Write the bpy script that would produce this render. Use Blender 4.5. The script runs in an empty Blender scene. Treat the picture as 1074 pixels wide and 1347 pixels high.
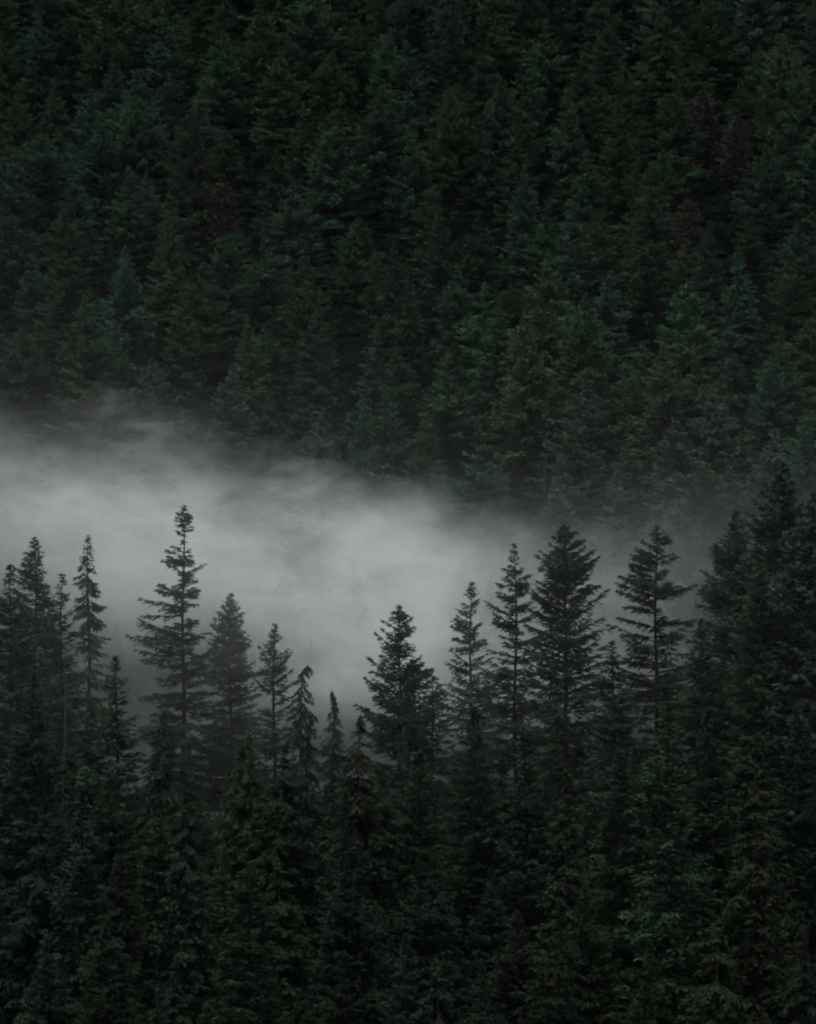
import bpy, math, random
import numpy as np
from math import radians as R
from mathutils import Euler, Vector

SC = bpy.context.scene
COL = SC.collection
F_PX = 3820.0            # focal length in pixels of the 1074 x 1347 photograph
CX, CY = 537.0, 673.5

# ------------------------------------------------------------------ camera
cam_d = bpy.data.cameras.new('camera')
cam = bpy.data.objects.new('camera', cam_d)
COL.objects.link(cam)
cam.location = (0, 0, 0)
cam.rotation_euler = (R(90), 0, 0)
cam_d.sensor_fit = 'VERTICAL'
cam_d.sensor_height = 24.0
cam_d.lens = 24.0 * F_PX / 1347.0
cam_d.clip_start = 1.0
cam_d.clip_end = 4000.0
SC.camera = cam

# ------------------------------------------------------------------ daylight: overcast
SUN_EL, SUN_AZ = 80.0, -140.0      # azimuth from +Y towards +X
world = bpy.data.worlds.new('World')
SC.world = world
world.use_nodes = True
wn, wl = world.node_tree.nodes, world.node_tree.links
wn.clear()
w_out = wn.new('ShaderNodeOutputWorld')
w_bg = wn.new('ShaderNodeBackground')
w_sky = wn.new('ShaderNodeTexSky')
w_sky.sky_type = 'NISHITA'
w_sky.sun_disc = False
w_sky.sun_elevation = R(SUN_EL)
w_sky.sun_rotation = R(SUN_AZ)
w_sky.air_density = 1.0
w_sky.dust_density = 3.0
w_sky.ozone_density = 0.6
w_bg.inputs['Strength'].default_value = 0.10
w_hs = wn.new('ShaderNodeHueSaturation')          # an overcast sky: little colour left in it
w_hs.inputs['Saturation'].default_value = 0.45
wl.new(w_sky.outputs[0], w_hs.inputs['Color'])
wl.new(w_hs.outputs[0], w_bg.inputs['Color'])
wl.new(w_bg.outputs[0], w_out.inputs['Surface'])

sun_d = bpy.data.lights.new('sun', 'SUN')
sun_d.energy = 2.0
sun_d.angle = R(35)
sun_d.color = (1.0, 0.96, 0.90)
sun = bpy.data.objects.new('sun', sun_d)
COL.objects.link(sun)
sun.location = (0, 300, 300)
sd = Vector((math.sin(R(SUN_AZ)) * math.cos(R(SUN_EL)), math.cos(R(SUN_AZ)) * math.cos(R(SUN_EL)), math.sin(R(SUN_EL))))
sun.rotation_euler = sd.to_track_quat('Z', 'Y').to_euler()

SC.view_settings.view_transform = 'Standard'
SC.view_settings.look = 'None'
SC.view_settings.gamma = 1.0
SC.view_settings.use_curve_mapping = False
SC.view_settings.exposure = 0.32

cy = SC.cycles
cy.max_bounces = 7
cy.diffuse_bounces = 2
cy.glossy_bounces = 1
cy.transmission_bounces = 1
cy.volume_bounces = 4
cy.transparent_max_bounces = 8
cy.volume_step_rate = 0.42
cy.volume_max_steps = 256
cy.use_adaptive_sampling = True
cy.adaptive_threshold = 0.03
cy.filter_width = 2.1
cy.use_denoising = True
try:
    cy.denoiser = 'OPENIMAGEDENOISE'
    cy.denoising_input_passes = 'RGB_ALBEDO_NORMAL'
except Exception:
    pass

# ------------------------------------------------------------------ terrain
def vnoise(x, y, s, seed):
    """cheap smooth pseudo noise from a few sines, -1..1"""
    r = np.random.RandomState(seed)
    out = 0
    for k in range(5):
        a, b, c = r.uniform(-1, 1), r.uniform(-1, 1), r.uniform(0, 6.28)
        n = math.hypot(a, b) + 1e-6
        f = r.uniform(0.6, 1.6) / s
        out = out + np.sin((x * a / n + y * b / n) * f * 6.28 + c)
    return out / 5.0

PROFILE_Y = [-2000, -700, -200, -30, 0, 60, 180, 330, 345, 385, 402, 640, 1000, 1300, 2500]
PROFILE_Z = [560, 480, 120, -6, -16, -74, -84, -39, -41, -74, -76, 104, 330, 420, 380]  # rise behind the camera is unseen, added to block low sky light

def ground_z(x, y):
    x = np.asarray(x, float); y = np.asarray(y, float)
    z = np.interp(y, PROFILE_Y, PROFILE_Z)
    far = np.clip((y - 395) / 80, 0, 1)
    near = 1 - np.clip((y - 330) / 40, 0, 1)
    z = z + far * (9.0 * vnoise(x, y, 130, 3) + 3.0 * vnoise(x, y, 45, 4) + 0.05 * x)
    z = z + near * (2.0 * vnoise(x, y, 90, 5) + 1.0 * vnoise(x, y, 30, 6))
    return z

def mesh_from(name, V, T, tone=None, smooth=False):
    V = np.ascontiguousarray(V, dtype=np.float32); T = np.ascontiguousarray(T, dtype=np.int32)
    me = bpy.data.meshes.new(name)
    k = T.shape[1]
    me.vertices.add(len(V)); me.vertices.foreach_set('co', V.ravel())
    me.loops.add(T.size); me.loops.foreach_set('vertex_index', T.ravel())
    me.polygons.add(len(T))
    me.polygons.foreach_set('loop_start', np.arange(0, T.size, k, dtype=np.int32))
    if tone is not None:
        a = me.attributes.new('tone', 'FLOAT', 'POINT')
        a.data.foreach_set('value', np.ascontiguousarray(tone, dtype=np.float32))
    me.update(calc_edges=True)
    if smooth:
        me.polygons.foreach_set('use_smooth', np.ones(len(T), dtype=bool))
    return me

# ------------------------------------------------------------------ materials
def new_mat(name):
    m = bpy.data.materials.new(name); m.use_nodes = True
    m.node_tree.nodes.clear()
    return m, m.node_tree.nodes, m.node_tree.links

def foliage_material():
    m, n, l = new_mat('conifer_needles')
    out = n.new('ShaderNodeOutputMaterial'); p = n.new('ShaderNodeBsdfPrincipled')
    att = n.new('ShaderNodeAttribute'); att.attribute_name = 'tone'
    info = n.new('ShaderNodeObjectInfo')
    tc = n.new('ShaderNodeTexCoord')
    noi = n.new('ShaderNodeTexNoise'); noi.inputs['Scale'].default_value = 0.55; noi.inputs['Detail'].default_value = 3
    l.new(tc.outputs['Object'], noi.inputs['Vector'])
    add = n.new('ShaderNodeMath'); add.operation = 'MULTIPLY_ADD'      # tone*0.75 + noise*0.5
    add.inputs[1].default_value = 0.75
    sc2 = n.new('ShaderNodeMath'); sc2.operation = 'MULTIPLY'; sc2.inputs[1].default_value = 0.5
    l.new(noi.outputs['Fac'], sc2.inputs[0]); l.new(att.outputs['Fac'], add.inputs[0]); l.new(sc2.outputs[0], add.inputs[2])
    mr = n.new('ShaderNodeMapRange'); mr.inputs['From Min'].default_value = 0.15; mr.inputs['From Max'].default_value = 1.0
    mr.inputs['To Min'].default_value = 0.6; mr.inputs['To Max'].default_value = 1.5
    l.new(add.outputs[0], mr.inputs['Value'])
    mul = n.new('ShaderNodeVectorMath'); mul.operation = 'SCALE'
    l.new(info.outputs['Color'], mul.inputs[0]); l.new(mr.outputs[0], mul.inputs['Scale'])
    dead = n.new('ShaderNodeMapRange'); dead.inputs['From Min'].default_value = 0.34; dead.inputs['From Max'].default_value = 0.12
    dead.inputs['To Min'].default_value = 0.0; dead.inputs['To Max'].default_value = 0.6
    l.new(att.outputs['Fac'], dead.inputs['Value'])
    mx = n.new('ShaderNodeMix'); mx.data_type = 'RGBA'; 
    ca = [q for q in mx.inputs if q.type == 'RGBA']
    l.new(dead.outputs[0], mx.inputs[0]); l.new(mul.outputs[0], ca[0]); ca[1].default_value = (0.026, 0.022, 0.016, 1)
    l.new([q for q in mx.outputs if q.type == 'RGBA'][0], p.inputs['Base Color'])
    # needles scatter light all round: lean the shading normal towards the outside of the crown
    geo = n.new('ShaderNodeNewGeometry')
    flat = n.new('ShaderNodeVectorMath'); flat.operation = 'MULTIPLY'; flat.inputs[1].default_value = (1, 1, 0)
    l.new(tc.outputs['Object'], flat.inputs[0])
    nrm = n.new('ShaderNodeVectorMath'); nrm.operation = 'NORMALIZE'; l.new(flat.outputs[0], nrm.inputs[0])
    upv = n.new('ShaderNodeVectorMath'); upv.operation = 'ADD'; upv.inputs[1].default_value = (0, 0, 0.70); l.new(nrm.outputs[0], upv.inputs[0])
    vt = n.new('ShaderNodeVectorTransform'); vt.vector_type = 'VECTOR'; vt.convert_from = 'OBJECT'; vt.convert_to = 'WORLD'
    l.new(upv.outputs[0], vt.inputs[0])
    s1 = n.new('ShaderNodeVectorMath'); s1.operation = 'SCALE'; s1.inputs['Scale'].default_value = 0.9; l.new(geo.outputs['Normal'], s1.inputs[0])
    sm = n.new('ShaderNodeVectorMath'); sm.operation = 'ADD'; l.new(vt.outputs[0], sm.inputs[0]); l.new(s1.outputs[0], sm.inputs[1])
    nn = n.new('ShaderNodeVectorMath'); nn.operation = 'NORMALIZE'; l.new(sm.outputs[0], nn.inputs[0])
    l.new(nn.outputs[0], p.inputs['Normal'])
    p.inputs['Roughness'].default_value = 0.75
    p.inputs['Specular IOR Level'].default_value = 0.12
    l.new(p.outputs[0], out.inputs['Surface'])
    return m

def bark_material():
    m, n, l = new_mat('conifer_bark')
    out = n.new('ShaderNodeOutputMaterial'); p = n.new('ShaderNodeBsdfPrincipled')
    info = n.new('ShaderNodeObjectInfo'); tc = n.new('ShaderNodeTexCoord')
    mp = n.new('ShaderNodeMapping'); mp.inputs['Scale'].default_value = (6, 6, 0.8)
    noi = n.new('ShaderNodeTexNoise'); noi.inputs['Scale'].default_value = 1.0; noi.inputs['Detail'].default_value = 5
    l.new(tc.outputs['Object'], mp.inputs['Vector']); l.new(mp.outputs[0], noi.inputs['Vector'])
    mr = n.new('ShaderNodeMapRange'); mr.inputs['From Min'].default_value = 0.3; mr.inputs['From Max'].default_value = 0.7
    mr.inputs['To Min'].default_value = 0.5; mr.inputs['To Max'].default_value = 1.4
    l.new(noi.outputs['Fac'], mr.inputs['Value'])
    mul = n.new('ShaderNodeVectorMath'); mul.operation = 'SCALE'
    l.new(info.outputs['Color'], mul.inputs[0]); l.new(mr.outputs[0], mul.inputs['Scale'])
    l.new(mul.outputs[0], p.inputs['Base Color'])
    p.inputs['Roughness'].default_value = 0.9
    p.inputs['Specular IOR Level'].default_value = 0.1
    l.new(p.outputs[0], out.inputs['Surface'])
    return m

def floor_material():
    m, n, l = new_mat('forest_floor')
    out = n.new('ShaderNodeOutputMaterial'); p = n.new('ShaderNodeBsdfPrincipled')
    tc = n.new('ShaderNodeTexCoord')
    noi = n.new('ShaderNodeTexNoise'); noi.inputs['Scale'].default_value = 0.25; noi.inputs['Detail'].default_value = 8
    l.new(tc.outputs['Object'], noi.inputs['Vector'])
    cr = n.new('ShaderNodeValToRGB')
    cr.color_ramp.elements[0].position = 0.35; cr.color_ramp.elements[0].color = (0.007, 0.012, 0.006, 1)
    cr.color_ramp.elements[1].position = 0.7; cr.color_ramp.elements[1].color = (0.016, 0.020, 0.011, 1)
    l.new(noi.outputs['Fac'], cr.inputs[0]); l.new(cr.outputs[0], p.inputs['Base Color'])
    bp = n.new('ShaderNodeBump'); bp.inputs['Strength'].default_value = 0.8; bp.inputs['Distance'].default_value = 0.6
    l.new(noi.outputs['Fac'], bp.inputs['Height']); l.new(bp.outputs[0], p.inputs['Normal'])
    p.inputs['Roughness'].default_value = 0.95
    l.new(p.outputs[0], out.inputs['Surface'])
    return m

M_LEAF, M_BARK, M_FLOOR = foliage_material(), bark_material(), floor_material()

# ------------------------------------------------------------------ ground sheet
gx = np.concatenate([np.linspace(-2500, -260, 14), np.linspace(-250, 250, 101), np.linspace(260, 2500, 14)])
gy = np.concatenate([np.linspace(-2000, -240, 10), np.linspace(-200, 100, 25), np.linspace(120, 760, 150), np.linspace(775, 2500, 40)])
GX, GY = np.meshgrid(gx, gy)
GZ = ground_z(GX, GY)
nx = len(gx); ny = len(gy)
idx = np.arange(nx * ny).reshape(ny, nx)
quads = np.stack([idx[:-1, :-1], idx[:-1, 1:], idx[1:, 1:], idx[1:, :-1]], -1).reshape(-1, 4)
me = mesh_from('hillside', np.stack([GX, GY, GZ], -1).reshape(-1, 3), quads, smooth=True)
me.materials.append(M_FLOOR)
hill = bpy.data.objects.new('hillside_terrain', me); COL.objects.link(hill)
hill['kind'] = 'structure'

# ------------------------------------------------------------------ fog lying in the valley
def make_fog():
    x0, x1, y0, y1, z0, z1 = -110, 110, 280, 570, -90, 60
    # prism whose back face follows the slope
    prof = [(y0, z0), (y0, 45), (420, z1), (560, z1), (560, 25), (405, z0)]
    V = [(x0, a, b) for a, b in prof] + [(x1, a, b) for a, b in prof]
    me = bpy.data.meshes.new('fog')
    k = len(prof)
    faces = [tuple(range(k)), tuple(reversed(range(k, 2 * k)))] + [(i, i + k, (i + 1) % k + k, (i + 1) % k) for i in range(k)]
    me.from_pydata(V, [], faces); me.update()
    o = bpy.data.objects.new('fog', me); COL.objects.link(o)
    o['kind'] = 'stuff'; o['label'] = 'bank of pale grey fog lying in the valley behind the front trees'; o['category'] = 'fog'
    m, n, l = new_mat('valley_fog')
    me.materials.append(m)
    out = n.new('ShaderNodeOutputMaterial'); vol = n.new('ShaderNodeVolumePrincipled')
    vol.inputs['Color'].default_value = (0.92, 0.975, 0.97, 1)
    vol.inputs['Anisotropy'].default_value = 0.0
    vol.inputs['Density Attribute'].default_value = ''
    l.new(vol.outputs[0], out.inputs['Volume'])
    tc = n.new('ShaderNodeTexCoord'); sep = n.new('ShaderNodeSeparateXYZ')
    l.new(tc.outputs['Object'], sep.inputs[0])
    X, Y, Z = sep.outputs
    def mt(op, a, b=None, c=None):
        q = n.new('ShaderNodeMath'); q.operation = op
        for i, v in enumerate((a, b, c)):
            if v is None: continue
            if isinstance(v, (int, float)): q.inputs[i].default_value = v
            else: l.new(v, q.inputs[i])
        return q.outputs[0]
    def sstep(v, a, b, lo=0.0, hi=1.0):
        q = n.new('ShaderNodeMapRange'); q.interpolation_type = 'SMOOTHSTEP'
        l.new(v, q.inputs['Value'])
        for nm, val in (('From Min', a), ('From Max', b), ('To Min', lo), ('To Max', hi)): q.inputs[nm].default_value = val
        return q.outputs[0]
    mp = n.new('ShaderNodeMapping'); mp.inputs['Scale'].default_value = (0.75, 0.8, 1.25); mp.inputs['Rotation'].default_value = (0, R(18), 0)
    l.new(tc.outputs['Object'], mp.inputs['Vector'])
    noi = n.new('ShaderNodeTexNoise'); noi.inputs['Scale'].default_value = 0.034; noi.inputs['Detail'].default_value = 4
    noi.inputs['Roughness'].default_value = 0.58; noi.inputs['Distortion'].default_value = 0.6
    l.new(mp.outputs[0], noi.inputs['Vector'])
    N = mt('SUBTRACT', noi.outputs['Fac'], 0.5)
    # height of the fog's top: highest on the west side of the valley, sinking eastwards
    top = mt('MULTIPLY_ADD', mt('MULTIPLY', X, X), 0.0011, mt('MULTIPLY_ADD', X, -0.15, TOP0))
    fine = n.new('ShaderNodeTexNoise'); fine.inputs['Scale'].default_value = 0.13; fine.inputs['Detail'].default_value = 3
    fine.inputs['Roughness'].default_value = 0.62; fine.inputs['Distortion'].default_value = 1.2
    mp2 = n.new('ShaderNodeMapping'); mp2.inputs['Scale'].default_value = (0.7, 0.7, 1.3); mp2.inputs['Rotation'].default_value = (0, R(28), 0)
    l.new(tc.outputs['Object'], mp2.inputs['Vector']); l.new(mp2.outputs[0], fine.inputs['Vector'])
    N2 = mt('SUBTRACT', fine.outputs['Fac'], 0.5)
    top = mt('MULTIPLY_ADD', N, 40.0, mt('MULTIPLY_ADD', N2, 17.0, top))
    depth = mt('SUBTRACT', top, Z)                      # metres below the top
    edge = sstep(depth, -6, 18)
    X10 = mt('ADD', X, 10.0)
    bot = mt('ADD', mt('MULTIPLY', mt('MAXIMUM', mt('MULTIPLY', X10, -1), 0), 0.36), mt('MULTIPLY', mt('MAXIMUM', X10, 0), 0.12))
    bot = mt('ADD', bot, mt('MULTIPLY_ADD', N, -30, -19.0))
    low = sstep(mt('SUBTRACT', Z, bot), -14, 20, 0.04, 1.0)
    east = sstep(X, 4, 40, 1.0, 0.22)
    mid = mt('ADD', sstep(mt('ABSOLUTE', mt('ADD', X, 5)), 12, 52, 1.1, 0.0), 0.55)
    wisp = mt('MULTIPLY', sstep(N, -0.20, 0.20, 0.15, 1.7), sstep(N2, -0.18, 0.18, 0.45, 1.5))
    near = sstep(Y, 322, 390)
    drift = sstep(Y, 284, 400, 0.35, 1.0)
    core = mt('MULTIPLY', mt('MULTIPLY', mt('MULTIPLY', edge, low), mt('MULTIPLY', east, wisp)), mt('MULTIPLY', mid, near))
    veil = mt('MULTIPLY', mt('EXPONENT', mt('MULTIPLY', mt('MAXIMUM', mt('MULTIPLY', depth, -1), 0), -1 / 14.0)), VEIL)
    veil = mt('MULTIPLY', mt('MULTIPLY', veil, sstep(X, 5, 60, 1.0, 1.3)), mt('MULTIPLY', drift, sstep(Z, -55, -14, 0.0, 1.0)))
    front = mt('MULTIPLY', mt('MULTIPLY', sstep(Z, -44, -10, 0.0, 0.0005), sstep(Z, -4, 7, 1.0, 0.0)), sstep(Y, 350, 385, 1.0, 0.0))   # thin mist drifting through the ridge trees
    l.new(mt('ADD', mt('MULTIPLY_ADD', core, CORE, veil), front), vol.inputs['Density'])
    return o

TOP0, CORE, VEIL = -4.2, 0.027, 0.00028
make_fog()

def make_haze():
    a, b, c, d, e, f = -2600, 2600, -2100, 2600, -140, 640
    V = [(x, y, z) for z in (e, f) for y in (c, d) for x in (a, b)]
    me = bpy.data.meshes.new('haze')
    me.from_pydata(V, [], [(0, 2, 3, 1), (4, 5, 7, 6), (0, 1, 5, 4), (2, 6, 7, 3), (0, 4, 6, 2), (1, 3, 7, 5)]); me.update()
    o = bpy.data.objects.new('haze', me); COL.objects.link(o)
    o['kind'] = 'stuff'; o['label'] = 'thin damp air over the whole forest'; o['category'] = 'haze'
    m, n, l = new_mat('damp_air'); me.materials.append(m)
    out = n.new('ShaderNodeOutputMaterial'); vol = n.new('ShaderNodeVolumePrincipled')
    vol.inputs['Color'].default_value = (0.93, 0.97, 0.97, 1); vol.inputs['Density'].default_value = 0.000007
    vol.inputs['Density Attribute'].default_value = ''
    l.new(vol.outputs[0], out.inputs['Volume'])
make_haze()

# ------------------------------------------------------------------ conifer generator
def tube(P, rad, sides):
    """tapered tube along points P with radii rad; returns verts, tris"""
    P = np.asarray(P); k = len(P)
    d = np.gradient(P, axis=0); d /= np.linalg.norm(d, axis=1)[:, None] + 1e-9
    ref = np.where(np.abs(d[:, 2:3]) > 0.9, np.array([[1.0, 0, 0]]), np.array([[0, 0, 1.0]]))
    u = np.cross(d, ref); u /= np.linalg.norm(u, axis=1)[:, None] + 1e-9
    v = np.cross(d, u)
    a = np.arange(sides) / sides * 2 * math.pi
    V = P[:, None, :] + (u[:, None, :] * np.cos(a)[None, :, None] + v[:, None, :] * np.sin(a)[None, :, None]) * np.asarray(rad)[:, None, None]
    V = V.reshape(-1, 3)
    i = np.arange(k - 1)[:, None] * sides; j = np.arange(sides)[None, :]; j2 = (j + 1) % sides
    a0, b0, c0, d0 = (i + j).ravel(), (i + j2).ravel(), (i + sides + j2).ravel(), (i + sides + j).ravel()
    T = np.concatenate([np.stack([a0, b0, c0], 1), np.stack([a0, c0, d0], 1)])
    return V, T

def make_conifer(name, H, prof, seed, detail=1.0, per_m=6.0, rise=0.15, droop=0.35, hang=0.3, gaps=0.1,
                 crown_base=None, trunk_r=0.3, nod=0.0, twig=0.34, needle=0.34, ragged=0.22, bend=0.0, leaf_cover=1.0, direct=False):
    """prof: rows (metres below the tip, reach to the left, reach to the right). Returns crown mesh, trunk mesh, limb mesh."""
    rs = np.random.RandomState(seed)
    prof = np.array(prof, float)
    cb = crown_base if crown_base is not None else H * 0.86
    # trunk line
    hh = np.linspace(0, H, 26)
    wob = 0.12
    tx = wob * np.sin(hh * 0.31 + seed) + bend * (hh / H) ** 2 * H
    ty = wob * np.cos(hh * 0.27 + seed * 2)
    top_f = np.clip((hh - (H - 2.2)) / 2.2, 0, 1)
    tx = tx + nod * top_f ** 2
    th = hh - abs(nod) * 0.55 * top_f ** 3
    off = np.array([tx[-1], ty[-1]])
    trunkP = np.stack([tx, ty, th], 1)
    tr = trunk_r * (1 - hh / H) ** 0.85 + 0.025
    TV, TT = tube(trunkP, tr, 8)
    def trunk_at(h):
        return np.array([np.interp(h, hh, tx), np.interp(h, hh, ty), np.interp(h, hh, th)])
    LV, LT, lo = [], [], 0
    CV, CT, CTONE = [], [], []
    cvo = 0
    per_m = per_m * DENS; n = int(cb * per_m)
    # branches in loose whorls
    dtop = np.sort(rs.uniform(0, 1, n)) ** 0.92 * cb
    dtop = np.round(dtop / 0.5) * 0.5 * 0.2 + dtop * 0.8
    dtop = np.concatenate([np.linspace(0.25, 1.9, 15), dtop]); n = len(dtop)
    az = rs.uniform(0, 2 * math.pi, n)
    for i in range(n):
        dt = max(dtop[i], 0.05)
        if dt > 1.6 and rs.rand() < gaps: continue
        left, right = np.interp(dt, prof[:, 0], prof[:, 1]), np.interp(dt, prof[:, 0], prof[:, 2])
        c = math.cos(az[i]); b = 0.5 + 0.5 * c
        reach = right * b + left * (1 - b)
        if reach < 0.16 and dt > 1.6: continue
        frac = min(1.0, dt / cb)
        k = 7
        t = np.linspace(0, 1, k)
        e = rise * (2.6 - 3.4 * min(frac, .8)) + rs.normal(0, 0.13)        # upper boughs rise, lower ones sink
        if rise > 0: e += 0.25 * (1 - frac)
        dr = droop * (0.15 + 0.8 * frac) * rs.uniform(0.5, 1.5)
        L = reach                          # the tip of a rising bough must end on the outline, so it starts lower
        for _ in range(0 if direct else 3):
            ee = min(e, 0.42 * dt / max(L, .2))
            dtt = max(0.03, dt - L * (ee - dr * 0.2))
            lf, rg = np.interp(dtt, prof[:, 0], prof[:, 1]), np.interp(dtt, prof[:, 0], prof[:, 2])
            L = 0.5 * L + 0.5 * (rg * b + lf * (1 - b))
        L *= 1 + rs.uniform(-ragged * 1.6, ragged * 0.55)
        L = max(L, 0.08 + 0.10 * min(dt, 1.2))
        e = min(e, 0.42 * dt / L)
        hor = L * t
        ver = L * (e * t - dr * t * t * 0.75 + dr * 0.55 * t ** 4)
        side = L * 0.10 * rs.normal() * t * t
        dx, dy = math.cos(az[i]), math.sin(az[i])
        B = trunk_at(H - dt)
        P = np.stack([B[0] + dx * hor - dy * side, B[1] + dy * hor + dx * side, B[2] + ver], 1)
        rb = 0.012 + 0.014 * L * (1.0 if L > 1 else 0.6)
        if L > 0.7:
            V, T = tube(P, rb * (1 - t) ** 0.8 + 0.008, 3)
            LV.append(V); LT.append(T + lo); lo += len(V)
        if rs.rand() > leaf_cover: continue
        # side twigs
        det = detail * (1.0 if dt < 11 else 0.62)          # boughs hidden among the neighbours carry coarser sprays
        sp = twig / det * 0.5
        m = max(3, int(L * 0.93 / sp) * 2)
        tt = np.clip(rs.uniform(0.0, 1.0, m) ** 0.72 * 0.97 + 0.05, 0.08 if L < 2 else 0.16, 1.0)
        sgn = np.where(np.arange(m) % 2 == 0, 1.0, -1.0)
        bp = np.stack([np.interp(tt, t, P[:, q]) for q in range(3)], 1)
        g = np.gradient(P, axis=0)
        gd = np.stack([np.interp(tt, t, g[:, q]) for q in range(3)], 1)
        gd /= np.linalg.norm(gd, axis=1)[:, None] + 1e-9
        sd_ = np.stack([-gd[:, 1], gd[:, 0], np.zeros(m)], 1); sd_ /= np.linalg.norm(sd_, axis=1)[:, None] + 1e-9
        ang = rs.uniform(0.55, 1.15, m)
        tl = (min(0.28, 0.05 + 0.15 * L) + 0.34 * L * (1 - tt) ** 0.8 * (0.5 + tt)) * rs.uniform(0.6, 1.25, m)
        tl = np.minimum(tl, 1.35)
        td = gd * np.cos(ang)[:, None] + sd_ * (sgn * np.sin(ang))[:, None]
        td[:, 2] += rs.normal(0, 0.22, m) - hang * rs.uniform(0.1, 1.5, m)
        td /= np.linalg.norm(td, axis=1)[:, None]
        btone = rs.uniform(-0.12, 0.12)
        # needle clumps along each twig
        q = np.maximum(2, np.round(tl / (needle / det * 0.30))).astype(int)
        rep = np.repeat(np.arange(m), q)
        s = np.concatenate([(np.arange(x) + 0.6) / x for x in q])
        M = len(rep)
        base = bp[rep] + td[rep] * (tl[rep] * s)[:, None]
        base[:, 2] -= hang * 0.35 * tl[rep] * s * s
        up = np.cross(td, sd_)[rep]
        rnd = rs.normal(0, 1, (M, 3))
        sg2 = np.where(rs.rand(M) < 0.5, 1.0, -1.0)
        perp = np.cross(td[rep], np.array([0, 0, 1.0])); perp /= np.linalg.norm(perp, axis=1)[:, None] + 1e-9
        nd = td[rep] * 0.75 + perp * (sg2 * rs.uniform(0.2, 0.9, M))[:, None] + rnd * 0.24
        nd[:, 2] -= hang * 0.25
        nd /= np.linalg.norm(nd, axis=1)[:, None] + 1e-9
        nl = 1.15 * needle / math.sqrt(det) * rs.uniform(0.7, 1.35, M) * (1 - 0.35 * s)
        wv = np.cross(nd, up + rnd * 0.7); wv /= np.linalg.norm(wv, axis=1)[:, None] + 1e-9
        w = nl * 0.20
        tip = base + nd * nl[:, None]
        a_, b_ = base - nd * (nl * 0.15)[:, None] + wv * w[:, None], base - nd * (nl * 0.15)[:, None] - wv * w[:, None]
        V = np.stack([a_, b_, tip], 1).reshape(-1, 3)
        CV.append(V); CT.append(np.arange(len(V)).reshape(-1, 3) + cvo); cvo += len(V)
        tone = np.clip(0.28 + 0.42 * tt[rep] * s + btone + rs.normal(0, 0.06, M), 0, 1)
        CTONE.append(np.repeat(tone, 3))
    crown = mesh_from(name + '_crown', np.concatenate(CV), np.concatenate(CT), np.concatenate(CTONE)) if CV else None
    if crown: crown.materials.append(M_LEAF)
    trunk = mesh_from(name + '_trunk', TV, TT, smooth=True); trunk.materials.append(M_BARK)
    limbs = mesh_from(name + '_limbs', np.concatenate(LV), np.concatenate(LT)); limbs.materials.append(M_BARK)
    return crown, trunk, limbs, off

DENS = 1.3
def cone_profile(H, w, shape=1.0, cb=None):
    cb = cb or H
    d = np.linspace(0, cb, 12)
    return [(a, w * (a / cb) ** shape + 0.1, w * (a / cb) ** shape + 0.1) for a in d]

# ------------------------------------------------------------------ tree objects
TINTS = {
    'dark green': (0.017, 0.043, 0.021), 'deep green': (0.019, 0.050, 0.028), 'blue green': (0.018, 0.051, 0.032), 'olive green': (0.025, 0.047, 0.021),
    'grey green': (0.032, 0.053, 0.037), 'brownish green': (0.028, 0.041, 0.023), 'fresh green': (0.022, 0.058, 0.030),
    'rusty brown': (0.040, 0.031, 0.023), 'mauve brown': (0.042, 0.034, 0.031),
}
BARK = (0.032, 0.028, 0.023)
PALE = (0.060, 0.055, 0.048)
N_TREES = [0]

def plant(kind, meshes, loc, rotz, scale, tint, label, group, bark=BARK, jit=None, lean=0.0):
    """one tree: an Empty at its foot that parents crown, trunk and branches"""
    crown, trunk, limbs = meshes
    root = bpy.data.objects.new(kind, None); COL.objects.link(root)
    root.empty_display_size = 0.5
    root.location = loc; root.rotation_euler = (lean * math.cos(rotz), lean * math.sin(rotz), rotz); root.scale = scale
    root['label'] = label; root['category'] = 'tree'
    if group: root['group'] = group
    c = TINTS[tint] if isinstance(tint, str) else tint
    rr = random.Random(hash((round(loc[0], 2), round(loc[1], 2))))
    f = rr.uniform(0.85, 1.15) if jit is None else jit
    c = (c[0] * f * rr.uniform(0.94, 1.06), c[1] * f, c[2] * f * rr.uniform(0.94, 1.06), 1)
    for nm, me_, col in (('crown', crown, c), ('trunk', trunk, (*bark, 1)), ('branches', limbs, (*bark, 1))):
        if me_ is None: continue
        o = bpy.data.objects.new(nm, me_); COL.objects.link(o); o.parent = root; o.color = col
        if nm == 'branches': o['kind'] = 'stuff'
    N_TREES[0] += 1
    return root

def at_px(px, py, d):
    return ((px - CX) / F_PX * d, d, (CY - py) / F_PX * d)

def hero(kind, px, py, d, rows, tint, label, seed, group='trees on the near ridge', bark=BARK, jit=1.0, **kw):
    """a tree of its own shape: rows are read off the silhouette in photograph pixels, turned into metres at distance d"""
    x, y, zt = at_px(px, py, d)
    zg = float(ground_z(x, y)) - 0.3
    H = zt - zg
    k = d / F_PX
    prof = [(a * k, b * k, c * k) for a, b, c in rows]
    if py > 860: jit = jit * (.85 if tint == 'fresh green' else .6)  # trees lower in view: shade painted in by darkening the tint
    kw.setdefault('detail', 0.70 if py > 860 else (0.9 if kw.get('per_m', 6) < 10 else 0.78))
    cr, tr, li, off = make_conifer('tree', H, prof, seed, **kw)
    return plant(kind, (cr, tr, li), (x - off[0], y, zg), 0.0, (1, 1, 1), tint, label, group, bark, jit)

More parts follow.
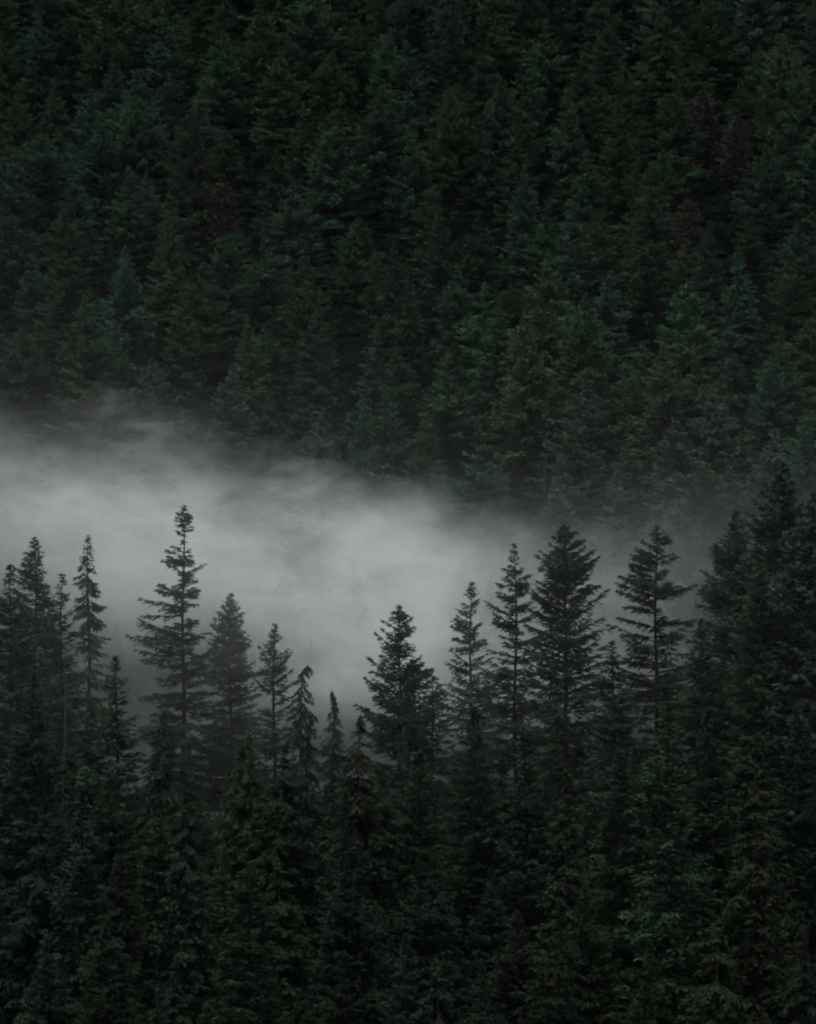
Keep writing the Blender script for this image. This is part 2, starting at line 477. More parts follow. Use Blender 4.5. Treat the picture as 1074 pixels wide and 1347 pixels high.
G_NEAR = 'trees on the near ridge'
HEROES = [
 ('fir_tree', 46, 706, 330, [(0,1,1),(10,6,5),(20,12,9),(35,26,10),(60,32,15),(80,38,22),(130,50,40),(300,62,60)], 'dark green',
  'dense dark fir at the left edge, its stepped top against the fog', 11, dict(per_m=12, droop=.3, gaps=.03)),
 ('fir_tree', 13, 742, 315, [(0,1,1),(30,12,12),(60,20,20),(120,34,34),(300,55,55)], 'dark green',
  'dark fir cut by the left frame edge, lower than its stepped neighbour', 12, dict(per_m=11, gaps=.05)),
 ('spruce_tree', 116, 703, 335, [(0,1,1),(20,8,7),(40,13,10),(60,17,13),(80,18,17),(100,20,20),(130,25,23),(200,36,36),(400,46,46)], 'dark green',
  'slim spire spruce with short drooping boughs, beside the stepped dark fir', 13, dict(per_m=6.5, rise=-.12, droop=.5, hang=.5, gaps=.08, trunk_r=.3)),
 ('fir_tree', 82, 753, 318, [(0,1,1),(25,9,9),(60,17,15),(130,26,26),(300,45,45)], 'deep green',
  'small-topped fir in the dip between the stepped fir and the spire spruce', 14, dict(per_m=7, gaps=.05)),
 ('fir_tree', 242, 665, 338, [(0,1,1),(12,8,6),(25,14,14),(30,16,13),(40,11,9),(44,.3,.3),(47,.3,.3),(48,20,.3),(52,16,.3),(53,.3,.3),(61,.3,.3),(62,29,4),(72,32,8),(84,46,27),(90,42,27),(98,32,10),(106,38,20),(120,50,24),(128,60,28),(140,60,22),(155,74,8),(165,70,22),(175,74,36),(190,66,40),(215,50,45),(260,55,55),(400,62,62)], 'dark green',
  'tall ragged fir whose tufted tip stands on a bare stretch of trunk', 15, dict(per_m=7, rise=.08, droop=.3, gaps=.15, ragged=.28, trunk_r=.36, twig=.30, direct=True)),
 ('fir_tree', 304, 780, 343, [(0,1,1),(14,11,9),(33,19,17),(57,27,25),(80,31,32),(115,38,36),(300,52,52)], 'grey green',
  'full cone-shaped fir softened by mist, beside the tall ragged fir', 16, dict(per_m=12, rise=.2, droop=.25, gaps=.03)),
 ('fir_tree', 362, 820, 333, [(0,1,1),(20,9,10),(35,21,22),(45,16,16),(55,22,25),(75,27,29),(110,31,29),(300,48,48)], 'deep green',
  'small neat fir with bristly upswept boughs, next after the misty cone', 17, dict(per_m=7, rise=.35, droop=.25, gaps=.08)),
 ('hemlock_tree', 407, 868, 322, [(0,1,2),(10,5,8),(25,9,9),(45,13,14),(60,16,20),(100,20,24),(250,38,38)], 'deep green',
  'narrow hemlock with a nodding tip curled over to one side', 18, dict(per_m=10, rise=-.35, droop=.5, hang=.7, gaps=.02, nod=.75)),
 ('hemlock_tree', 436, 904, 318, [(0,1,1),(15,4,3),(40,10,9),(100,22,22),(250,40,40)], 'deep green',
  'smallest hemlock tip on the ridge line, in the lowest dip', 19, dict(per_m=9, rise=-.35, droop=.5, hang=.7, gaps=.03, nod=-.4)),
 ('fir_tree', 525, 795, 316, [(0,1,1),(10,9,6),(19,24,20),(24,16,16),(38,30,23),(48,22,19),(58,37,24),(66,27,25),(72,43,31),(80,34,30),(88,63,44),(96,50,46),(108,65,52),(120,52,50),(135,58,55),(300,68,66)], 'dark green',
  'open fir with separate upturned boughs, alone against the brightest fog', 20, dict(per_m=7.5, rise=.30, droop=.25, gaps=.06, ragged=.16, trunk_r=.3, twig=.28)),
 ('fir_tree', 568, 880, 326, [(0,1,1),(20,10,12),(60,25,25),(200,45,45)], 'grey green',
  'low misty fir showing between the open fir and the grey spire', 21, dict(per_m=8)),
 ('fir_tree', 621, 765, 334, [(0,1,1),(16,8,9),(25,12,8),(32,18,13),(42,15,13),(54,28,18),(62,20,18),(72,37,20),(84,28,25),(110,36,30),(150,45,42),(300,60,60)], 'grey green',
  'greyish fir with a fine spire, just before the paired crooked trees', 22, dict(per_m=7.5, rise=.22, droop=.3, gaps=.08)),
 ('fir_tree', 677, 715, 316, [(0,1,1),(5,6,3),(12,7,5),(22,8,6),(29,21,12),(36,16,14),(42,19,19),(50,30,19),(60,25,22),(70,24,22),(79,39,21),(92,30,22),(104,34,26),(130,46,42),(300,62,62)], 'dark green',
  'thin-crowned crooked fir with tufts of foliage and a see-through top', 23, dict(per_m=6.5, rise=.12, droop=.35, gaps=.12, ragged=.3, trunk_r=.3)),
 ('fir_tree', 744, 690, 312, [(0,1,1),(16,17,20),(28,22,26),(38,34,40),(60,38,46),(72,36,46),(82,46,58),(95,42,50),(110,48,52),(135,52,60),(300,66,68)], 'dark green',
  'broad full fir with a rounded cone, tallest in the middle of the ridge', 24, dict(per_m=9, rise=.25, droop=.25, gaps=.05, trunk_r=.4)),
 ('fir_tree', 865, 690, 308, [(0,1,1),(15,10,14),(20,14,26),(28,28,10),(35,31,12),(45,44,42),(56,33,28),(72,51,48),(80,58,57),(90,46,55),(98,48,30),(106,48,12),(120,48,12),(127,50,57),(140,46,30),(155,56,50),(300,68,66)], 'dark green',
  'wide open fir with long bare-tipped boughs reaching into the fog gap', 25, dict(per_m=6.0, rise=.08, droop=.3, gaps=.10, ragged=.2, trunk_r=.42, twig=.30)),
 ('fir_tree', 806, 842, 300, [(0,1,1),(20,9,9),(60,24,22),(140,40,40),(300,60,60)], 'deep green',
  'short fir filling the notch between the broad and the wide open firs', 26, dict(per_m=8)),
 ('fir_tree', 968, 672, 306, [(0,1,1),(20,13,13),(40,26,26),(75,42,40),(100,49,48),(130,54,52),(180,60,60),(400,76,76)], 'dark green',
  'dense conical fir that walls off the fog on the right side', 27, dict(per_m=12, rise=.2, droop=.28, gaps=.04, trunk_r=.4)),
 ('fir_tree', 1031, 607, 300, [(0,1,1),(20,15,13),(40,28,25),(70,40,37),(100,50,48),(150,60,58),(220,66,66),(400,78,78)], 'deep green',
  'tallest fir of the right edge, bushy top overlapping the hillside', 28, dict(per_m=12, rise=.2, droop=.28, gaps=.07, trunk_r=.45)),
 ('fir_tree', 1070, 648, 294, [(0,1,1),(30,20,20),(80,40,40),(150,56,56),(400,76,76)], 'grey green',
  'grey-green fir half cut off by the right frame edge', 29, dict(per_m=12, gaps=.06)),
 ('fir_tree', 1001, 735, 296, [(0,1,1),(30,14,14),(80,30,30),(150,45,45),(400,66,66)], 'dark green',
  'dark fir in front of the gap between the two big right edge firs', 30, dict(per_m=12, gaps=.05)),
 ('fir_tree', 922, 815, 300, [(0,1,1),(20,10,8),(60,24,20),(140,40,40),(300,60,60)], 'dark green',
  'short dark fir under the long boughs of the wide open fir', 31, dict(per_m=12)),
 # in front, lower on the ridge side
 ('fir_tree', 880, 922, 262, [(0,1,1),(15,6,7),(30,14,12),(60,24,22),(100,36,30),(150,46,42),(220,56,54),(400,70,70)], 'fresh green',
  'freshest green young fir with layered boughs, below the wide open fir', 32, dict(per_m=7.5, rise=.2, droop=.35, gaps=.05)),
 ('cedar_tree', 996, 960, 266, [(0,1,1),(25,7,7),(60,15,16),(110,26,28),(200,44,44),(400,60,60)], 'brownish green',
  'thin brown-tipped cedar spire low on the right side', 33, dict(per_m=7, rise=-.1, droop=.4, hang=.5, gaps=.1)),
 ('cedar_tree', 748, 1008, 268, [(0,1,1),(30,8,9),(80,20,20),(150,32,32),(300,50,50)], 'brownish green',
  'ochre-tinged narrow cedar beneath the broad full fir', 34, dict(per_m=8, rise=-.1, droop=.4, hang=.5)),
 ('cedar_tree', 474, 940, 282, [(0,2,2),(25,12,10),(60,24,22),(120,40,34),(200,52,44),(350,66,60)], 'brownish green',
  'large brown-green cedar with seedy boughs, in front of the open fir', 35, dict(per_m=9, rise=-.15, droop=.45, hang=.7, gaps=.03)),
 ('hemlock_tree', 332, 955, 292, [(0,2,3),(15,8,10),(50,20,20),(110,34,34),(200,48,44),(350,60,60)], 'olive green',
  'olive hemlock with hooked drooping tip, beneath the small neat fir', 36, dict(per_m=9, rise=-.3, droop=.5, hang=.7, nod=.7)),
 ('cedar_tree', 215, 935, 296, [(0,2,2),(30,14,12),(80,26,24),(160,40,40),(350,60,60)], 'deep green',
  'heavy drooping cedar at the foot of the tall ragged fir', 37, dict(per_m=9, rise=-.3, droop=.5, hang=.8)),
 ('fir_tree', 152, 862, 298, [(0,1,1),(30,14,14),(80,30,28),(160,48,46),(350,66,66)], 'fresh green',
  'fresh green fir below the gap after the spire spruce', 38, dict(per_m=8.5, rise=.15, droop=.3)),
 ('fir_tree', 45, 885, 288, [(0,1,1),(30,14,14),(80,30,28),(160,50,48),(350,66,66)], 'deep green',
  'deep green fir low at the left edge, under the stepped fir', 39, dict(per_m=8.5, rise=.15, droop=.3)),
 ('fir_tree', 625, 930, 290, [(0,1,1),(30,14,14),(80,30,28),(160,50,48),(350,64,64)], 'dark green',
  'dark broad-based fir directly under the grey spire', 40, dict(per_m=8, rise=.15, droop=.3)),
 ('fir_tree', 552, 985, 284, [(0,1,1),(30,14,14),(80,28,28),(160,46,46),(350,62,62)], 'dark green',
  'dark fir rising close behind the large brown-green cedar', 41, dict(per_m=8, rise=.1, droop=.35)),
 ('fir_tree', 108, 1040, 262, [(0,1,1),(30,12,12),(80,28,28),(160,46,46),(350,64,64)], 'blue green',
  'blue-green fir standing low, a third of the way up the left side', 42, dict(per_m=8, rise=.15, droop=.35)),
 ('hemlock_tree', 245, 1012, 270, [(0,1,1),(30,10,10),(80,22,22),(160,38,38),(350,58,58)], 'deep green',
  'slender hemlock in front of the heavy drooping cedar', 43, dict(per_m=8.5, rise=-.2, droop=.45, hang=.6)),
 ('fir_tree', 325, 1096, 250, [(0,1,1),(25,10,10),(60,20,20),(130,40,40),(300,62,62)], 'dark green',
  'blackish fir with a sharp tip below the hook-tipped olive hemlock', 44, dict(per_m=8, rise=.15, droop=.35)),
 ('fir_tree', 690, 965, 280, [(0,1,1),(30,14,14),(80,30,28),(160,50,48),(350,64,64)], 'deep green',
  'deep green fir wedged under the crooked see-through fir', 45, dict(per_m=8, rise=.15, droop=.3)),
 ('fir_tree', 815, 985, 276, [(0,1,1),(30,14,14),(80,28,28),(160,46,46),(350,62,62)], 'dark green',
  'dark fir shading the freshest green young fir from one side', 46, dict(per_m=8, rise=.12, droop=.3)),
 ('fir_tree', 930, 935, 282, [(0,1,1),(30,14,14),(80,30,30),(160,48,48),(350,66,66)], 'dark green',
  'black-green fir behind the brown-tipped cedar spire', 47, dict(per_m=8, rise=.12, droop=.3)),
 ('fir_tree', 1050, 930, 276, [(0,1,1),(30,14,14),(80,30,30),(160,48,48),(350,66,66)], 'dark green',
  'black-green fir low against the right frame edge', 48, dict(per_m=8, rise=.12, droop=.3)),
 ('hemlock_tree', 405, 965, 288, [(0,1,1),(25,9,9),(80,24,24),(160,40,40),(350,56,56)], 'deep green',
  'deep green hemlock under the curled-tip hemlock', 49, dict(per_m=8.5, rise=-.2, droop=.45, hang=.6)),
]
for kind, px, py, d, rows, tint, label, seed, kw in HEROES:
    hero(kind, px, py, d, rows, tint, label, seed, **kw)

# ------------------------------------------------------------------ shared shapes for the many
def variant(name, H, w, shape, seed, **kw):
    cb = kw.pop('cb', H * 0.88)
    d = np.linspace(0, cb, 14)
    rs = np.random.RandomState(seed)
    asym = kw.pop('asym', 0.12); cone = kw.pop('cone', 0)
    prof = []
    for a in d:
        r = w * (a / cb) ** shape if not cone else w * (1 - math.exp(-(a / cone) ** 1.3))
        if a > cb * 0.8: r *= 0.85
        prof.append((a, max(.08, r * (1 + rs.uniform(-asym, asym))), max(.08, r * (1 + rs.uniform(-asym, asym)))))
    cr, tr, li, off = make_conifer(name, H, prof, seed, crown_base=cb, **kw)
    return (cr, tr, li), H

V = {}
DENS = 1.35
D = 0.88
V['narrow'] = [variant('narrow', 32, 4.8, 1, 101, cone=9, per_m=7.5, rise=.2, droop=.35, detail=D, gaps=.05),
               variant('narrow', 32, 4.5, 1, 102, cone=8, per_m=7, rise=.25, droop=.3, detail=D, gaps=.08)]
V['broad'] = [variant('broad', 30, 6.8, 1, 103, cone=6.5, per_m=8, rise=.3, droop=.3, detail=D, gaps=.04),
              variant('broad', 30, 6.5, 1, 104, cone=7, per_m=8, rise=.2, droop=.35, detail=D, gaps=.04)]
V['cone-shaped'] = [variant('cone', 30, 6.3, 1, 105, cone=8.5, per_m=8, rise=.25, droop=.3, detail=D, gaps=.03),
                    variant('cone', 31, 6.0, 1, 106, cone=9, per_m=8, rise=.15, droop=.3, detail=D, gaps=.05)]
V['ragged'] = [variant('ragged', 32, 6.2, 1, 107, cone=7, per_m=6, rise=.1, droop=.4, detail=D, gaps=.2, ragged=.45, asym=.4),
               variant('ragged', 32, 6.0, 1, 108, cone=6.5, per_m=6, rise=.15, droop=.4, detail=D, gaps=.2, ragged=.45, asym=.45)]
V['drooping'] = [variant('drooping', 31, 5.2, 1, 119, cone=8, per_m=7.5, rise=-.15, droop=.45, hang=.45, detail=D, gaps=.08, nod=-.4),
                 variant('drooping', 30, 5.4, 1, 109, cone=7.5, per_m=8, rise=-.1, droop=.45, hang=.4, detail=D, gaps=.05, nod=.5)]
V['round-topped'] = [variant('round', 28, 5.8, 1, 110, cone=3.8, per_m=8, rise=.4, droop=.25, detail=D, gaps=.05, asym=.2),
                     variant('round', 28, 5.6, 1, 111, cone=4.3, per_m=8, rise=.35, droop=.25, detail=D, gaps=.08, asym=.2)]
V['open'] = [variant('open', 32, 6.0, 1, 112, cone=8, per_m=5.5, rise=.2, droop=.35, detail=D, gaps=.12, ragged=.3)]
NF = {}
NF['narrow'] = [variant('near_narrow', 30, 4.2, .85, 121, cone=9, per_m=7.5, rise=.15, droop=.35, gaps=.05)]
NF['broad'] = [variant('near_broad', 29, 6.0, .75, 122, cone=7.5, per_m=8, rise=.2, droop=.3, gaps=.05)]
NF['cone-shaped'] = [variant('near_cone', 29, 5.6, .85, 123, cone=9, per_m=8, rise=.15, droop=.3, gaps=.05)]
NF['drooping'] = [variant('near_drooping', 29, 5.0, .75, 124, cone=8.5, per_m=8.5, rise=-.15, droop=.4, hang=.45, gaps=.05, nod=.5)]
NF['ragged'] = [variant('near_ragged', 30, 5.2, .7, 125, cone=8, per_m=6, rise=.05, droop=.4, gaps=.15, ragged=.4, asym=.4)]
KIND_OF = {'drooping': 'hemlock_tree'}

rnd = random.Random(7)

def project(x, y, z):
    return CX + x / y * F_PX, CY - z / y * F_PX

COLS = [(0, 'at the left edge'), (190, 'left of centre'), (400, 'at the centre'), (640, 'right of centre'), (880, 'at the right edge')]
def col_word(px):
    w = COLS[0][1]
    for a, b in COLS:
        if px >= a: w = b
    return w

# ------------------------------------------------------------------ the far hillside, tree by tree
ROWS = [(-999, 'top band of the hillside'), (70, 'upper quarter of the hillside'), (185, 'upper middle hillside'), (300, 'middle hillside'),
        (410, 'lower middle hillside'), (515, 'hillside just above the fog'), (625, 'hillside half in the fog'), (735, 'valley side behind the fog')]
def row_word(py):
    w = ROWS[0][1]
    for a, b in ROWS:
        if py >= a: w = b
    return w
used = set()
far_pts = []
def far_ok(x, y, r):
    for a, b in far_pts:
        if (a - x) ** 2 + ((b - y) * 1.15) ** 2 < r * r: return False
    return True

FORM_W = [('narrow', 5), ('broad', 6), ('cone-shaped', 8), ('ragged', 4), ('drooping', 2), ('round-topped', 2), ('open', 2)]
TINT_W = [('dark green', 6), ('deep green', 6), ('blue green', 2), ('olive green', 3), ('grey green', 1.5), ('brownish green', 1.5), ('fresh green', 1.5)]
def choose(rng, pairs):
    return rng.choices([a for a, _ in pairs], [b for _, b in pairs])[0]

# two leafless reddish trees, a few dead snags: placed first
SPECIAL = [
 ('bare_tree', 925, 118, 'mauve brown', 'larger bare reddish-brown deciduous tree among the firs, upper right hillside'),
 ('bare_tree', 968, 150, 'mauve brown', 'smaller bare mauve deciduous tree close beside the larger reddish one'),
 ('bare_tree', 296, 236, 'rusty brown', 'rusty brown tree alone among green firs on the upper hillside'),
 ('bare_tree', 905, 262, 'rusty brown', 'dull rusty tree on the hillside, well below the reddish pair'),
]
def solve_far(px, py, h):
    """foot of a far tree whose tip shows at (px, py) and that is h tall"""
    for d in np.arange(430, 680, 0.5):
        x = (px - CX) / F_PX * d
        if (float(ground_z(x, d)) + h) / d * F_PX >= CY - py:
            return x, d
    return None

bare_mesh = variant('bare', 22, 5.0, .35, 131, trunk_r=.13, per_m=14, rise=.9, droop=.1, detail=.5, gaps=.05, leaf_cover=.75, needle=.42, twig=.5, cb=20)
for kind, px, py, tint, label in SPECIAL:
    p = solve_far(px, py, 22)
    if p:
        far_pts.append(p)
        plant(kind, bare_mesh[0], (p[0], p[1], float(ground_z(*p)) - .3), rnd.uniform(0, 6.28), (1, 1, 1), tint, label, None, jit=.85, bark=(.055, .045, .042))
SNAGS = [
 (55, 442, 22, 'pale dead tree with stubby bare branches, above the fog at the left edge'),
 (381, 512, 24, 'pale dead snag above the fog between two misty firs'),
 (718, 520, 28, 'tall thin dead snag rising on the hillside right of centre'),
]
snag = make_conifer('snag', 26, [(0, .3, .3), (6, 1.2, 1.1), (14, 1.9, 1.6), (22, 1.5, 1.9)], 140, per_m=4, rise=.1, droop=.4, gaps=.2, leaf_cover=.10, trunk_r=.24, detail=.5)[:3]
for px, py, h, label in SNAGS:
    p = solve_far(px, py, h)
    if p:
        far_pts.append(p)
        s = h / 26
        plant('dead_tree', snag, (p[0], p[1], float(ground_z(*p)) - .3), rnd.uniform(0, 6.28), (s, s, s), 'grey green', label, None, bark=PALE)

# named tall trees of the hillside where the photograph shows them
NAMED = [  # px, py, height, form, tint, width scale, label
 (305, 478, 27, 'cone-shaped', 'grey green', 1.1, 'large mist-paled grey fir standing clear just above the fog'),
 (655, 395, 31, 'narrow', 'deep green', 1.25, 'tall deep green fir with long layered sides in mid hillside'),
 (915, 450, 31, 'ragged', 'brownish green', 1.3, 'big ragged brown-green fir with layered pale boughs on the lower hillside'),
 (100, 228, 29, 'cone-shaped', 'deep green', 1.1, 'well-formed pointed fir on the upper left hillside'),
 (800, 14, 31, 'narrow', 'deep green', 1.15, 'tall spire fir at the very top, right of centre'),
 (690, 215, 31, 'narrow', 'deep green', 1.0, 'slim spire fir leaning on a broad neighbour in upper mid hillside'),
 (45, 335, 26, 'cone-shaped', 'blue green', 1.0, 'blue-green pointed fir by itself at the left edge'),
 (652, 608, 18, 'round-topped', 'blue green', .9, 'small round pale blue-green tree at the rim of the fog'),
 (890, 548, 30, 'cone-shaped', 'grey green', 1.25, 'large greyish cone fir behind the wide open ridge fir'),
 (1050, 288, 27, 'broad', 'deep green', 1.1, 'broad layered fir at the right edge of mid hillside'),
 (440, 160, 29, 'broad', 'fresh green', 1.2, 'fresher green broad fir with layered boughs, upper centre'),
 (720, 265, 28, 'cone-shaped', 'deep green', 1.1, 'pointed green fir, one of a pair in the mid hillside'),
 (25, 440, 26, 'cone-shaped', 'grey green', .9, 'short misty cone fir near the pale dead tree'),
 (480, 528, 24, 'cone-shaped', 'deep green', .9, 'small green cone fir at the fog rim left of centre'),
 (732, 628, 26, 'cone-shaped', 'grey green', 1.15, 'grey cone fir rising out of the fog behind the broad full ridge fir'),
 (575, 606, 22, 'broad', 'deep green', 1.0, 'squat green fir half in the fog, above the open ridge fir'),
 (560, 540, 24, 'cone-shaped', 'brownish green', 1.0, 'small brownish cone fir above the fog at the centre'),
 (425, 538, 22, 'broad', 'grey green', 1.1, 'bushy grey-green tree at the fog rim left of centre'),
 (770, 500, 27, 'broad', 'grey green', 1.2, 'wide grey-green fir with layered boughs above the fog, right of centre'),
 (845, 470, 28, 'cone-shaped', 'olive green', 1.1, 'olive cone fir just left of the big ragged fir on the lower slope'),
 (960, 610, 27, 'broad', 'grey green', 1.2, 'grey broad fir in thin mist beside the two big right edge firs'),
 (200, 470, 24, 'broad', 'grey green', 1.1, 'round grey-green fir just above the fog on the left side'),
 (150, 420, 25, 'cone-shaped', 'deep green', 1.0, 'green cone fir on the lower slope above the left end of the fog'),
 (810, 620, 26, 'ragged', 'grey green', 1.1, 'ragged grey fir fading into the thin fog before the wide open fir'),
 (1018, 560, 30, 'cone-shaped', 'grey green', 1.1, 'grey misty fir behind the tall right edge tree'),
]
for px, py, h, form, tint, ws, label in NAMED:
    p = solve_far(px, py, h)
    if not p: continue
    far_pts.append(p)
    meshes, H0 = V[form][rnd.randrange(len(V[form]))]
    s = h / H0
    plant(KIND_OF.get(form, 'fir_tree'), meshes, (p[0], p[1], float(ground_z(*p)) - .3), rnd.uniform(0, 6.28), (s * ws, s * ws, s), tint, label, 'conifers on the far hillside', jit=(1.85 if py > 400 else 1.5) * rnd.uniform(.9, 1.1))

count_far = 0
cands = []
for _ in range(9000):
    yy = rnd.uniform(426, 652); half = 0.1406 * yy + 7
    cands.append((rnd.uniform(-half, half), yy))
extra = []
for x, y in cands:
    if not far_ok(x, y, 8.9 if y < 520 else 9.2): continue
    zg = float(ground_z(x, y)) - .3
    h = rnd.choice([rnd.uniform(19, 26), rnd.uniform(25, 33), rnd.uniform(28, 37)])
    px, py = project(x, y, zg + h)
    far_pts.append((x, y))
    if py < -15 and project(x, y, zg + 6)[1] < 15 or py > 800 or abs(px - CX) > 575 or count_far >= 285:
        extra.append((x, y, zg, h)); continue
    cell = (col_word(px), row_word(py))
    for tr_ in range(60):
        form, tint = choose(rnd, FORM_W), choose(rnd, TINT_W)
        if (cell, form, tint) not in used: break
    used.add((cell, form, tint))
    meshes, H0 = V[form][rnd.randrange(len(V[form]))]
    s = h / H0; ws = (0.5 * s + 0.5) * rnd.uniform(.95, 1.2)
    kind = KIND_OF.get(form, 'fir_tree')
    art = {'fir_tree': 'fir', 'hemlock_tree': 'hemlock'}[kind]
    label = f'{form} {tint} {art} in the {cell[1]}, {cell[0]}'
    young = 1.30 + 0.40 * max(0, min(1, (py - 250) / 200))          # tint multiplier, rising towards the lower half of the slope
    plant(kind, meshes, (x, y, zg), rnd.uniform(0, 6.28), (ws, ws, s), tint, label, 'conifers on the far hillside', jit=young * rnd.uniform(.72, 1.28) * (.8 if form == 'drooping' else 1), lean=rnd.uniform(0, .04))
    count_far += 1

# ------------------------------------------------------------------ more trees on the near side
NROWS = [(-999, 'just under the ridge line'), (1010, 'low on the near slope'), (1130, 'lower on the near slope'), (1230, 'near the bottom of the view')]
def nrow(py):
    w = NROWS[0][1]
    for a, b in NROWS:
        if py >= a: w = b
    return w
near_pts = [((px - CX) / F_PX * d, d) for _, px, _, d, *_ in HEROES]
SKY_X = [0, 140, 190, 300, 360, 420, 460, 520, 600, 680, 760, 860, 960, 1074]
SKY_Y = [860, 930, 960, 960, 960, 985, 990, 960, 960, 930, 900, 910, 880, 880]
NF_F = [('narrow', 4), ('broad', 5), ('cone-shaped', 5), ('drooping', 5), ('ragged', 3)]
NF_T = [('dark green', 6), ('deep green', 5), ('olive green', 3), ('brownish green', 2), ('blue green', 2), ('fresh green', 1)]
cn = []
for yy in np.arange(196, 322, 5.0):
    half = 0.1406 * yy + 5
    for xx in np.arange(-half, half, 5.2):
        cn.append((xx + rnd.uniform(-2.3, 2.3), yy + rnd.uniform(-2.2, 2.2)))
rnd.shuffle(cn)
count_near = 0
for x, y in cn:
    if any((a - x) ** 2 + (b - y) ** 2 < 6.0 ** 2 for a, b in near_pts): continue
    zg = float(ground_z(x, y)) - .3
    h = rnd.uniform(22, 31)
    px, py = project(x, y, zg + h)
    lim = float(np.interp(px, SKY_X, SKY_Y))
    if py < lim + rnd.uniform(0, 50):
        h = (CY - (lim + rnd.uniform(5, 60))) / F_PX * y - zg
        if h < 14: continue
        px, py = project(x, y, zg + h)
    if py > 1400: continue
    near_pts.append((x, y))
    cell = (col_word(px), nrow(py))
    for tr_ in range(60):
        form, tint = choose(rnd, NF_F), choose(rnd, NF_T)
        if ('n', cell, form, tint) not in used: break
    used.add(('n', cell, form, tint))
    meshes, H0 = NF[form][0]
    s = h / H0; ws = max(s, .8) * rnd.uniform(.9, 1.12)
    kind = KIND_OF.get(form, 'fir_tree'); art = {'fir_tree': 'fir', 'hemlock_tree': 'hemlock'}[kind]
    plant(kind, meshes, (x, y, zg), rnd.uniform(0, 6.28), (ws, ws, s), tint, f'{form} {tint} {art} {cell[1]}, {cell[0]}', G_NEAR, jit=rnd.uniform(.36, .66), lean=rnd.uniform(0, .03))  # low tint factor paints the gloom of the near slope into the crowns
    count_near += 1
x, y, z = at_px(85, 828, 304)
dead = make_conifer('near_dead', z - float(ground_z(x, y)) + .3, [(0, .3, .3), (8, .9, .8), (16, 1.0, 1.2)], 150, per_m=3, gaps=.3, leaf_cover=.0, trunk_r=.16)[:3]
plant('dead_tree', dead, (x, y, float(ground_z(x, y)) - .3), 0, (1, 1, 1), 'grey green', 'slender pale bare trunk in front of the small-topped fir by the left edge', None, bark=(.07, .063, .055))

# ------------------------------------------------------------------ woods outside and above the view
for yy in np.arange(424, 800, 10.5):
    half = 0.1406 * yy + 7
    for xx in np.arange(-half - 85, half + 85, 9.5):
        x, y = xx + rnd.uniform(-3.5, 3.5), yy + rnd.uniform(-3.5, 3.5)
        inside = abs(x) < half + 2 and y < 655
        if inside: continue
        extra.append((x, y, float(ground_z(x, y)) - .3, rnd.uniform(21, 31)))
for yy in np.arange(150, 335, 8.5):
    half = 0.1406 * yy + 5
    for xx in np.arange(-half - 60, half + 60, 7.5):
        x, y = xx + rnd.uniform(-2.5, 2.5), yy + rnd.uniform(-2.5, 2.5)
        zg = float(ground_z(x, y)) - .3; h = rnd.uniform(22, 30)
        if abs(x) < half + 2.5 and not (project(x, y, zg + h)[1] > 1420): continue
        extra.append((x, y, zg, h))

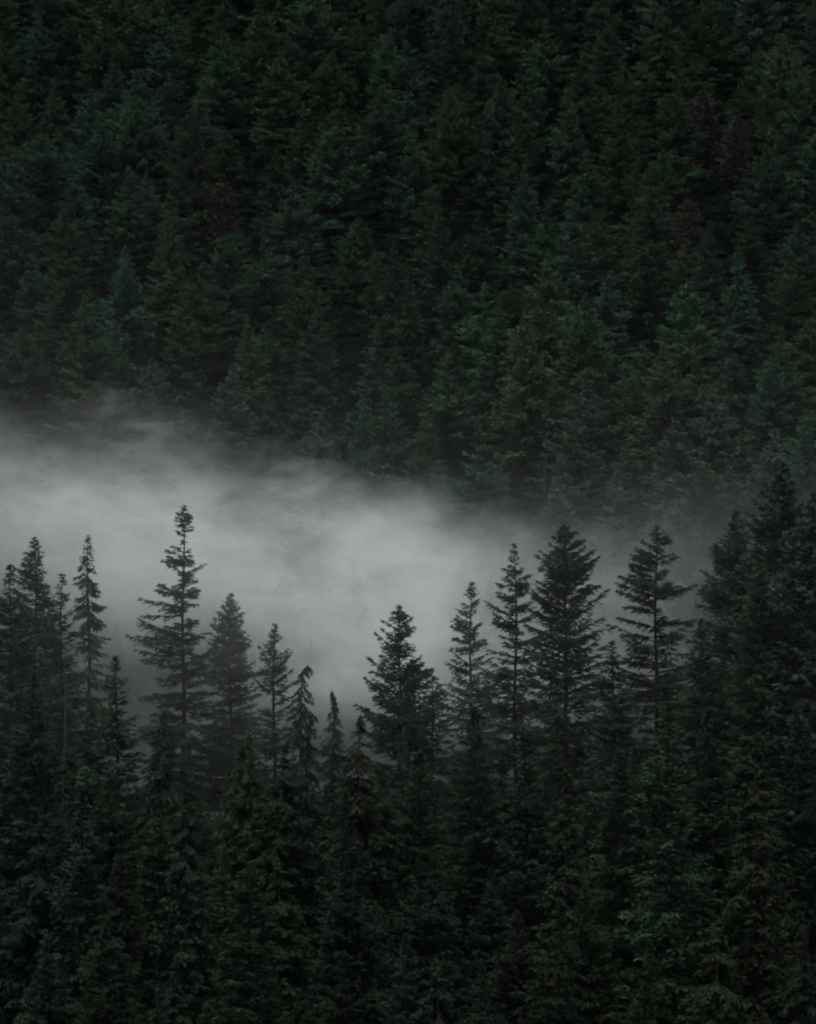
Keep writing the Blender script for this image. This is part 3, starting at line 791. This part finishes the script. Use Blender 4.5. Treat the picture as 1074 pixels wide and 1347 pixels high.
def forest(name, extra, label, category, srcs, tint, wide=1.0):
    pts = np.array([(a, b, c) for a, b, c, _ in extra])
    me = bpy.data.meshes.new(name)
    me.vertices.add(len(pts)); me.vertices.foreach_set('co', pts.astype(np.float32).ravel())
    for nm, vals, ty in (('pick', [rnd.randrange(len(srcs)) for _ in extra], 'INT'), ('size', [e[3] / 28 for e in extra], 'FLOAT'), ('turn', [rnd.uniform(0, 6.28) for _ in extra], 'FLOAT')):
        a = me.attributes.new(nm, ty, 'POINT'); a.data.foreach_set('value', vals)
    o = bpy.data.objects.new(name, me); COL.objects.link(o)
    o.color = (*TINTS[tint], 1)
    o['kind'] = 'stuff'; o['label'] = label; o['category'] = category
    ng = bpy.data.node_groups.new('forest', 'GeometryNodeTree')
    ng.interface.new_socket('Geometry', in_out='INPUT', socket_type='NodeSocketGeometry')
    ng.interface.new_socket('Geometry', in_out='OUTPUT', socket_type='NodeSocketGeometry')
    n, l = ng.nodes, ng.links
    gi, go = n.new('NodeGroupInput'), n.new('NodeGroupOutput')
    join = n.new('GeometryNodeJoinGeometry')
    def attr(nm, ty):
        q = n.new('GeometryNodeInputNamedAttribute'); q.data_type = ty; q.inputs['Name'].default_value = nm
        return q.outputs['Attribute']
    comb = n.new('ShaderNodeCombineXYZ'); l.new(attr('turn', 'FLOAT'), comb.inputs['Z'])
    for k, (meshes, H0) in enumerate(srcs):
        cmp_ = n.new('FunctionNodeCompare'); cmp_.data_type = 'INT'; cmp_.operation = 'EQUAL'
        ia = [s for s in cmp_.inputs if s.type == 'INT']
        l.new(attr('pick', 'INT'), ia[0]); ia[1].default_value = k
        crown = next(ob for ob in bpy.data.objects if ob.data == meshes[0])
        oi = n.new('GeometryNodeObjectInfo'); oi.transform_space = 'ORIGINAL'; oi.inputs['Object'].default_value = crown
        oi.inputs['As Instance'].default_value = True
        ip = n.new('GeometryNodeInstanceOnPoints')
        vs = n.new('ShaderNodeVectorMath'); vs.operation = 'MULTIPLY'; vs.inputs[1].default_value = (wide, wide, 1)
        l.new(gi.outputs[0], ip.inputs['Points']); l.new(cmp_.outputs[0], ip.inputs['Selection']); l.new(oi.outputs['Geometry'], ip.inputs['Instance'])
        l.new(comb.outputs[0], ip.inputs['Rotation']); l.new(attr('size', 'FLOAT'), vs.inputs[0]); l.new(vs.outputs[0], ip.inputs['Scale'])
        l.new(ip.outputs[0], join.inputs[0])
    l.new(join.outputs[0], go.inputs[0])
    md = o.modifiers.new('forest', 'NODES'); md.node_group = ng
forest('forest', extra, 'dark conifer woods running on beyond the edges of the view', 'forest', [V['cone-shaped'][0], V['broad'][0], V['narrow'][0], V['round-topped'][0]], 'dark green')
low = []
for yy in np.arange(400, 680, 3.7):
    half = 0.1406 * yy + 14
    for xx in np.arange(-half, half, 3.8):
        x, y = xx + rnd.uniform(-2, 2), yy + rnd.uniform(-2, 2)
        low.append((x, y, float(ground_z(x, y)) - .2, rnd.uniform(4, 10)))
for yy in np.arange(170, 335, 4.0):
    half = 0.1406 * yy + 10
    for xx in np.arange(-half, half, 4.0):
        x, y = xx + rnd.uniform(-2, 2), yy + rnd.uniform(-2, 2)
        low.append((x, y, float(ground_z(x, y)) - .2, rnd.uniform(3, 8)))
forest('undergrowth', low, 'low saplings and brush covering the ground between the trees', 'undergrowth', [V['broad'][1], V['round-topped'][1]], 'deep green', 2.3)
tris = sum(len(m.polygons) for m in bpy.data.meshes)
print('TREES', N_TREES[0], 'far', count_far, 'near', count_near, 'extra', len(extra), 'unique tris', tris)
